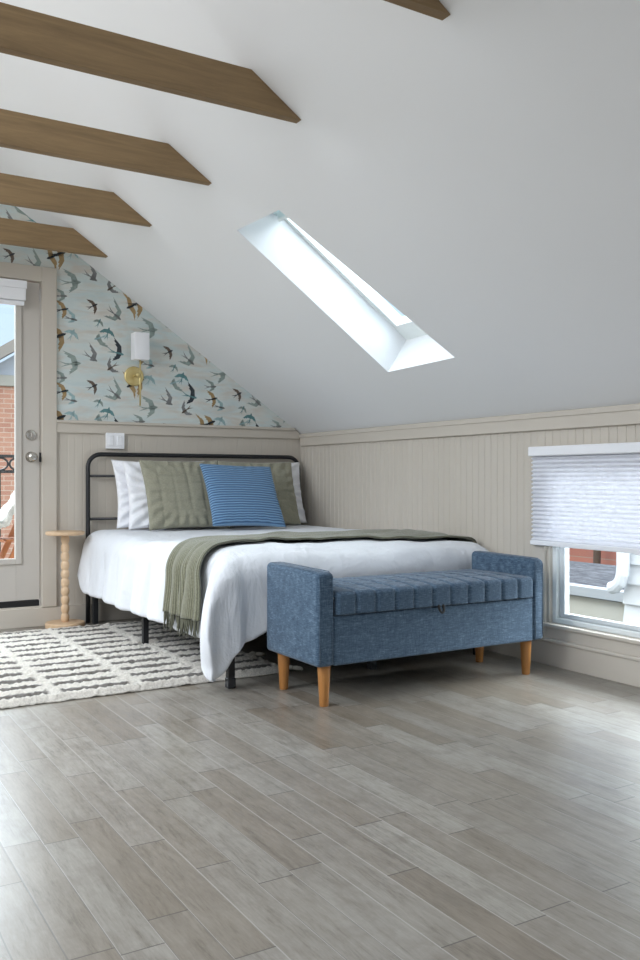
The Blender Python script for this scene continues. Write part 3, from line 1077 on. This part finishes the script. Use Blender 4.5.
# ------------------------------------------------------------------ blue storage bench
bn = thing('storage_bench', 'blue upholstered storage bench with padded arms at the foot of the bed', 'bench', (2.445, 3.265, 0))
X0, X1, Y0, Y1, Z0 = 1.816, 3.074, 3.042, 3.494, .17
def arm(x0, x1):
    bm = B()
    box(bm, x0, x1, Y0, Y1, Z0, .560, .018, 4)
    for v in bm.verts:      # crown the top a little and soften the front
        if v.co.z > .5:
            tx = (v.co.x - x0) / (x1 - x0)
            v.co.z += .006 * math.sin(PI * max(0, min(1, tx))) - .012 * smoothstep(.06, 0, v.co.y - Y0)
    return bm
def seam_line(bm, pts, r=.0022):
    tube(bm, pts, r, 6)
for x0, x1, ins in ((X0, X0 + .083, 1), (X1 - .07, X1, -1)):
    a = obj('armrest', arm(x0, x1), M['bench'], bn, smooth=True)
    bm = B()
    for x in (x0 + .012, x1 - .012):
        seam_line(bm, [(x, Y0 - .0005, Z0 + .02), (x, Y0 - .0005, .532), (x, Y0 + .03, .556), (x, Y1 - .03, .562)], .0018)
    obj('seam', bm, M['bench'], a, smooth=True)
bm = B(); box(bm, X0 + .08, X1 - .068, Y0 + .004, Y1 - .004, Z0, .374, .008, 2)
obj('storage_box', bm, M['bench'], bn)
bm = B()    # quilted lid
nx, ny = 122, 44
sx0, sx1, sy0, sy1 = X0 + .085, X1 - .072, Y0 - .010, Y1 - .01
def lid(u, v):
    # u along the bench, v wraps: front bottom edge -> front face -> top -> back
    x = sx0 + (sx1 - sx0) * u
    H0, H1 = .378, .474
    s = v * 1.0
    rr = .022
    if s < .18:
        y, z, nrm = sy0, H0 + (H1 - rr - H0) * s / .18, (0, -1, 0)
    elif s < .28:
        a = (s - .18) / .10 * PI / 2
        y, z = sy0 + rr - rr * math.cos(a), H1 - rr + rr * math.sin(a)
        nrm = (0, -math.cos(a), math.sin(a))
    else:
        k = (s - .28) / .72
        y, z, nrm = sy0 + rr + (sy1 - sy0 - rr) * k, H1, (0, 0, 1)
    g = 0
    q = u * 11
    g += .010 * math.exp(-((q - round(q)) * 13) ** 2) + .004 * (2 * abs(q - round(q)) < .0) - .003 * abs(math.cos(PI * (q - .5)))* 0
    if s > .3:
        qq = (y - sy0 - .02) / .105
        g += .004 * math.exp(-((qq - round(qq)) * 12) ** 2)
        z += .012 * math.sin(PI * min(1, max(0, (y - sy0) / (sy1 - sy0)))) * math.sin(PI * u) ** .5
    e = smoothstep(0, .012, u) * smoothstep(0, .012, 1 - u)
    g += (1 - e) * .012
    return Vector((x, y, z)) - Vector(nrm) * g
grid(bm, 166, 60, lid)
# close bottom
o = obj('seat_lid', bm, M['bench'], bn, smooth=True)
mod(o, 'SOLIDIFY', thickness=.012, offset=-1)
bm = B()
pts = [(2.436, Y0 - .011, .384)]
for k in range(9):
    a = PI * k / 8
    pts.append((2.4405 + .0 - .013 * math.cos(a), Y0 - .013 - .006 * math.sin(a), .372 - .022 * math.sin(a)))
pts[0] = (2.4275, Y0 - .008, .384)
pts.append((2.4535, Y0 - .008, .384))
tube(bm, pts, .0055, 8)
o = obj('pull_loop', bm, M['black_rubber'], bn, smooth=True)
o['label'] = 'dark fabric pull loop at the middle of the lid'
for x, y in ((1.879, 3.096), (3.018, 3.108), (1.879, 3.44), (3.018, 3.44)):
    bm = B(); lathe(bm, [(.017, 0), (.019, .004), (.0275, .16), (.028, .172)], (x, y, 0), 24)
    o = obj('leg', bm, M['oak_leg'], bn, smooth=True)
    mod(o, 'EDGE_SPLIT')

# ------------------------------------------------------------------ wooden pedestal side table
TX, TY = 1.482, 5.590
st = thing('side_table', 'small pale wood pedestal table with a beaded column beside the door', 'side table', (TX, TY, 0))
bm = B(); lathe(bm, [(.114, 0), (.121, .004), (.122, .028), (.117, .035), (.03, .037)], (TX, TY, 0), 48)
o = obj('base', bm, M['maple'], st, smooth=True); mod(o, 'EDGE_SPLIT')
bm = B(); lathe(bm, [(.03, .582), (.112, .583), (.119, .589), (.120, .602), (.117, .606), (.03, .606)], (TX, TY, 0), 48)
o = obj('tabletop', bm, M['maple'], st, smooth=True); mod(o, 'EDGE_SPLIT')
bm = B()
prof = []
nb = 10
for k in range(nb * 8 + 1):
    t_ = k / 8
    zz = .036 + (.583 - .036) * k / (nb * 8)
    prof.append((.0185 + .0075 * abs(math.sin(PI * t_)) ** .7, zz))
lathe(bm, prof, (TX, TY, 0), 28)
obj('column', bm, M['maple'], st, smooth=True)

# ------------------------------------------------------------------ rug
rg = thing('area_rug', 'cream shag rug with rows of dark dashes under the bed', 'rug', (1.1, 4.65, 0))
RX0, RX1, RY0, RY1 = -.35, 2.06, 3.72, 5.43
bm = B()
nu, nv = 330, 250
dash = []
def rugp(u, v):
    x, y = RX0 + (RX1 - RX0) * u, RY0 + (RY1 - RY0) * v
    ed = min(u * (RX1 - RX0), (1 - u) * (RX1 - RX0), v * (RY1 - RY0), (1 - v) * (RY1 - RY0))
    z = .007 + .020 * smoothstep(-.004, .028, ed)
    # stitched rows
    cx = (x - .985) / .357
    row = (y - 3.805) / .143
    cxi = math.floor(cx)
    fx = cx - cxi
    wob = .16 * noise.noise(Vector((x * 7, y * 3, 2))) + .16 * noise.noise(Vector((x * 26, y * 12, 5)))
    fr = row - round(row) + wob + .1 * noise.noise(Vector((cxi * 3.3, round(row) * 7.7, 0)))
    thick = .29 + .14 * noise.noise(Vector((x * 9, round(row) * 5.1, 1)))
    d = 1 - smoothstep(thick * .75, thick * 1.1, abs(fr))
    d *= smoothstep(.0, .05, fx) * (1 - smoothstep(.84, .90, fx + .08 * noise.noise(Vector((x * 9, y * 9, 9)))))
    if ed < .035: d = 0
    dash.append(d)
    z += .0065 * noise.noise(Vector((x * 45, y * 45, 0))) + .006 * noise.noise(Vector((x * 95, y * 95, 4))) - .005 * d
    z += .005 * math.sin(row * 2 * PI * 2)
    z = z * (1 - .8 * (1 - smoothstep(.042, .062, math.hypot(x - 1.705, y - 4.69))))
    wx = .006 * noise.noise(Vector((y * 14, 3, 0))) if u in (0, 1) else 0
    wy = .008 * noise.noise(Vector((x * 14, 8, 0))) if v in (0, 1) else 0
    return (x + wx, y + wy, max(z, .0042))
grid(bm, nu, nv, rugp)
o = obj('pile', bm, M['rug'], rg, smooth=True)
at = o.data.attributes.new('dash', 'FLOAT', 'POINT')
for i, dv in enumerate(dash):
    at.data[i].value = dv
mod(o, 'SOLIDIFY', thickness=.004, offset=-1)
for x, y in ((RX1, RY0 + .02), (RX1, RY0 + .42), (RX1, RY0 + .84), (RX1, RY0 + 1.28), (RX1, RY1 - .04)):
    bm = B()
    tube(bm, [(x - .004, y, .018), (x + .012, y, .022), (x + .03, y - .004, .018)], [.006, .012, .009], 8)
    for k in range(12):
        a = 2 * PI * k / 12
        tube(bm, [(x + .026, y - .004 + .004 * math.cos(a), .018 + .004 * math.sin(a)),
                  (x + .05, y - .006 + .012 * math.cos(a), .015 + .009 * math.sin(a)),
                  (x + .075, y - .008 + .018 * math.cos(a), .010 + .007 * math.sin(a))], .0026, 5)
    obj('tassel', bm, M['tassel'], rg, smooth=True)

# ------------------------------------------------------------------ wall switch and sconce
sw = thing('light_switch', 'white double rocker switch plate on the wall above the headboard', 'switch', (1.844, GY, 1.14))
bm = B(); box(bm, 1.783, 1.906, GY - .024, GY - .0005, 1.137, 1.243, .003, 2)
obj('plate', bm, M['white_plastic'], sw)
for x in (1.815, 1.872):
    bm = B(); box(bm, x - .016, x + .016, GY - .029, GY - .023, 1.158, 1.222, .003, 2)
    obj('rocker', bm, M['white_plastic'], sw)

sc = thing('wall_sconce', 'brass wall sconce with a white shade on the bird wallpaper', 'wall lamp', (1.985, GY, 1.63))
bm = B(); lathe(bm, [(.066, 0), (.066, .012), (.062, .016), (.01, .017)], (1.978, GY, 1.628), 40, 'y')
o = obj('backplate', bm, M['brass'], sc, smooth=True); mod(o, 'EDGE_SPLIT')
bm = B()
tube(bm, [(1.978, GY - .01, 1.628), (1.978, GY - .085, 1.628)], .0075, 12)
lathe(bm, [(.013, 0), (.016, .006), (.016, .024), (.012, .03)], (1.978, GY - .072, 1.628), 20, 'y')
obj('arm', bm, M['brass'], sc, smooth=True)
bm = B(); tube(bm, [(1.992, GY - .088, 1.425), (1.992, GY - .088, 1.76)], .0055, 10)
obj('stem', bm, M['brass'], sc, smooth=True)
bm = B()
box(bm, 1.940, 2.044, GY - .130, GY - .046, 1.727, 1.908, .006, 2)
o = obj('lamp_shade', bm, M['white_plastic'], sc, smooth=True); mod(o, 'EDGE_SPLIT')

# ------------------------------------------------------------------ outside, beyond the balcony door
bm = B(); box(bm, -2.5, 3.8, GY + .15, 7.45, .02, .12)
struct('balcony_floor', bm, M['deck'])
rl = thing('balcony_railing', 'black metal balcony railing with ring pattern outside the glass door', 'railing', (1.4, 7.3, .12))
bm = B()
for z in (1.108, .985, .20):
    box(bm, -2.4, 3.7, 7.28, 7.32, z, z + .024)
obj('rail', bm, M['black_metal'], rl)
for k in range(24):
    x = 1.562 + (k - 15) * .148
    bm = B(); box(bm, x - .011, x + .011, 7.289, 7.311, .224, .985)
    obj('baluster', bm, M['black_metal'], rl)
    bm = B()
    cx_ = x
    tube(bm, [(cx_ + .068 * math.cos(a), 7.30, 1.058 + .050 * math.sin(a)) for a in [2 * PI * q / 20 for q in range(20)]], .008, 8, closed=True)
    obj('ring', bm, M['black_metal'], rl, smooth=True)
for x in (-2.38, 3.68):
    bm = B(); box(bm, x - .02, x + .02, 7.28, 7.32, .12, 1.14); obj('post', bm, M['black_metal'], rl)

ch = thing('patio_chair', 'slatted wooden folding chair on the balcony with a white fleece', 'chair', (1.2, 6.85, .12))
for y in (6.68, 7.02):
    for (a, b) in (((1.235, .12), (1.64, 1.006)), ((1.60, .12), (1.02, .50))):
        bm = B()
        dx_, dz_ = b[0] - a[0], b[1] - a[1]
        L_ = math.hypot(dx_, dz_); nx_, nz_ = -dz_ / L_ * .021, dx_ / L_ * .021
        prism(bm, [(a[0] + nx_, a[1] + nz_), (b[0] + nx_, b[1] + nz_), (b[0] - nx_, b[1] - nz_), (a[0] - nx_, a[1] - nz_)], 'y', y - .012, y + .012)
        obj('frame_leg', bm, M['teak'], ch)
for k in range(6):
    x = 1.03 + k * .07
    bm = B(); box(bm, x, x + .05, 6.695, 7.005, .478, .495, .002, 1)
    obj('seat_slat', bm, M['teak'], ch)
for k in range(4):
    t_ = .55 + k * .1
    x, z = 1.235 + .425 * t_, .12 + .93 * t_
    bm = B(); box(bm, x - .008, x + .008, 6.693, 7.007, z - .025, z + .025, .002, 1)
    obj('back_slat', bm, M['teak'], ch)
bm = B()
def fl(u, v):
    s = u
    if s < .62:
        t_ = .62 - s
        x, z = 1.33 + .50 * t_, .58 + .66 * t_ / .62 * .62 * 1.12
        nrm = Vector((-.9, 0, .43))
    else:
        t_ = (s - .62) / .38
        x, z = 1.33 - .30 * t_, .56 - .03 * t_
        nrm = Vector((0, 0, 1))
    y = 6.702 + .296 * v
    d = .035 + .018 * noise.noise(Vector((s * 9, v * 6, 1))) + .012 * noise.noise(Vector((s * 30, v * 20, 3)))
    return Vector((x, y, z)) + nrm * (d + .035)
grid(bm, 60, 30, fl)
o = obj('fleece_throw', bm, M['fleece'], smooth=True); mod(o, 'SOLIDIFY', thickness=.04, offset=1)
tag(o, 'fluffy white fleece draped over the wooden balcony chair', 'throw')

ch.location.x += .04; o.location.x += .04
hs = thing('brick_house', 'red brick neighbouring house with a grey gable seen through the door', 'building', (5.5, 16, -3))
bm = B(); box(bm, 1.9, 9.6, 14, 19, -3, 2.36)
obj('brick_wall', bm, M['brick'], hs)
bm = B(); box(bm, 1.85, 9.65, 13.95, 19, 2.362, 2.53, .01, 1)
obj('band_board', bm, M['beige'], hs)
bm = B()
ax, az = 5.75, 2.53 + .655 * 3.3
prism(bm, [(2.45, 2.532), (9.05, 2.532), (ax, az)], 'y', 14.02, 19)
obj('gable_siding', bm, M['grey_siding'], hs)
bm = B()
for s in (-1, 1):
    x_e = ax + s * 4.1
    z_e = az - .655 * 4.1
    prism(bm, [(ax, az + .06), (x_e, z_e + .06), (x_e, z_e + .24), (ax, az + .26)], 'y', 13.7, 19.2)
obj('roof', bm, M['rake'], hs)

# ------------------------------------------------------------------ outside, beyond the low window
bm = B(); quad(bm, (-40, -40, -3), (60, -40, -3), (60, 60, -3), (-40, 60, -3))
struct('ground_outside', bm, M['ground'], origin=(0, 0, -3))
nb_ = thing('neighbour_roof', 'low grey shingled roof with white gutter seen through the low window', 'roof', (7.2, 6, -3))
bm = B()
prism(bm, [(6.02, -.03), (7.4, .035), (7.4, -.02), (6.02, -.10)], 'y', 3.2, 9.2)
obj('shingles', bm, M['shingle'], nb_)
bm = B()
prism(bm, [(5.90, .0), (6.03, .0), (6.03, -.09), (5.95, -.09)], 'y', 3.2, 9.2)
obj('gutter', bm, M['siding'], nb_)
bm = B(); box(bm, 6.03, 7.3, 3.3, 9.1, -3, -.11)
obj('wall', bm, M['beige'], nb_)
sd = thing('siding_wall', 'white lap siding wall of the next house at the window right side', 'wall', (4.9, 2.5, -3))
bm = B()
for k in range(30):
    z = -2.9 + k * .134 + .051
    prism(bm, [(4.80, z), (4.80, z + .004), (4.822, z + .136), (4.84, z + .136), (4.84, z)], 'y', .2, 4.03)
box(bm, 4.84, 7, .2, 4.02, -3, 1.15)
obj('lap_boards', bm, M['siding'], sd)
bm = B()
tube(bm, [(4.75, 3.985, 1.1), (4.75, 3.985, .36), (4.75, 3.99, .30), (4.75, 4.01, .245), (4.75, 4.05, .21), (4.75, 4.085, .20)], .043, 12)
obj('downspout', bm, M['siding'], sd, smooth=False)
bw = B(); box(bw, 11.5, 11.8, 4, 18, -3, 1.6)
o = obj('brick_garden_wall', bw, M['brick_side'])
tag(o, 'old red brick wall behind the shingled roof, seen under the pleated blind', 'wall', kind='thing')
for k, (x, y) in enumerate(((11.2, 9.9), (11.2, 9.25))):
    bm = B(); tube(bm, [(x, y, -3), (x + .02, y + .04, -.5), (x, y - .03, 2.0)], [.07, .06, .045], 10)
    o = obj('vine_trunk', bm, M['bark'], smooth=True)
    tag(o, ('thin brown trunk nearer the window frame, against the old brick wall', 'thin brown trunk further right against the old brick wall')[k], 'trunk', 'trunks by the old brick wall')

# ------------------------------------------------------------------ light
wd = bpy.data.worlds.new('sky'); SC.world = wd
wd.use_nodes = True
nt = wd.node_tree
bg = nt.nodes['Background']
tc = nt.nodes.new('ShaderNodeTexCoord'); sp = nt.nodes.new('ShaderNodeSeparateXYZ')
nt.links.new(tc.outputs['Generated'], sp.inputs[0])
cr = nt.nodes.new('ShaderNodeValToRGB')
el = cr.color_ramp.elements
def hdr(c, k):
    return (c[0] * k, c[1] * k, c[2] * k, 1)
el[0].position = 0; el[0].color = hdr(srgb(226, 234, 244), .95)
el[1].position = 1; el[1].color = hdr(srgb(232, 240, 252), 3.0)
for p_, c_, k_ in ((.10, (205, 224, 246), 1.0), (.24, (190, 216, 248), 1.15), (.40, (226, 238, 252), 2.8)):
    e = el.new(p_); e.color = hdr(srgb(*c_), k_)
nt.links.new(sp.outputs['Z'], cr.inputs[0])
nt.links.new(cr.outputs[0], bg.inputs[0])
bg.inputs[1].default_value = 1.0

def area(name, loc, target, sx, sy, power=0, col=(1, 1, 1), portal=False):
    l = bpy.data.lights.new(name, 'AREA')
    l.shape = 'RECTANGLE'; l.size = sx; l.size_y = sy; l.energy = power; l.color = col
    o = bpy.data.objects.new(name, l); COL.objects.link(o)
    o.location = loc
    dvec = Vector(target) - Vector(loc)
    o.rotation_euler = dvec.to_track_quat('-Z', 'Y').to_euler()
    if portal: l.cycles.is_portal = True
    return o
COOL = (.93, .965, 1.0)
# daylight: the bright overcast sky enters by the door, the skylight, the low window and unseen openings added behind and beside the camera
area('portal_rear', (0, FY - .02, 1.625), (0, 3, 1.625), 2.0, .85, portal=True)
area('portal_door', (.91, GY + .16, 1.25), (.91, 0, 1.25), .62, 1.66, portal=True)
area('portal_window', (RW + .12, 2.62, .62), (0, 2.62, .62), 1.2, .82, portal=True)
c_ = slope_pt((SX0 + SX1) / 2, (SY0 + SY1) / 2, SD + .06)
area('portal_skylight', c_, c_ - NRM, 1.15, .55, portal=True)
for y_, w_ in ((.2, 1.6), (3.3, 3.0)):
    p_ = Vector((-1.75, y_, roofz(-1.75) + .03)); n_ = Vector((-PITCH, 0, 1)).normalized()
    area('portal_left', p_, p_ - n_, w_, 2.5, portal=True)
area('fill_left_opening', (-1.75, 3.3, roofz(-1.75) + .08), (-.4, 3.5, 0), 2.9, 2.4, 110, COOL)  # fill lamp added at the larger of the added left openings
area('daylight_door', (.5, 9.5, 4.3), (1.0, 4.0, 0), 3.6, 2.4, 580, (.86, .93, 1))
area('daylight_skylight', slope_pt(2.4, 3.6, 1.5), slope_pt(2.4, 3.9, 0), 1.2, 1.0, 32, COOL)
area('daylight_window', (4.62, 2.6, 1.18), (2.7, 2.6, .45), 1.9, .95, 150, (.88, .94, 1))

# ------------------------------------------------------------------ camera
cam = bpy.data.cameras.new('camera')
cam.sensor_fit = 'HORIZONTAL'; cam.sensor_width = 36; cam.lens = 880 / 640 * 36
cam.clip_start = .05; cam.clip_end = 200
co = bpy.data.objects.new('camera', cam); COL.objects.link(co)
co.location = (0, 0, .93)
co.rotation_euler = (PI / 2, 0, math.radians(-31))
SC.camera = co
SC.view_settings.view_transform = 'Standard'
SC.view_settings.look = 'None'
SC.view_settings.gamma = 1
SC.view_settings.exposure = 0.34
SC.cycles.use_denoising = True
SC.cycles.max_bounces = 10
SC.cycles.diffuse_bounces = 6
SC.cycles.transparent_max_bounces = 12
SC.cycles.sample_clamp_indirect = 4
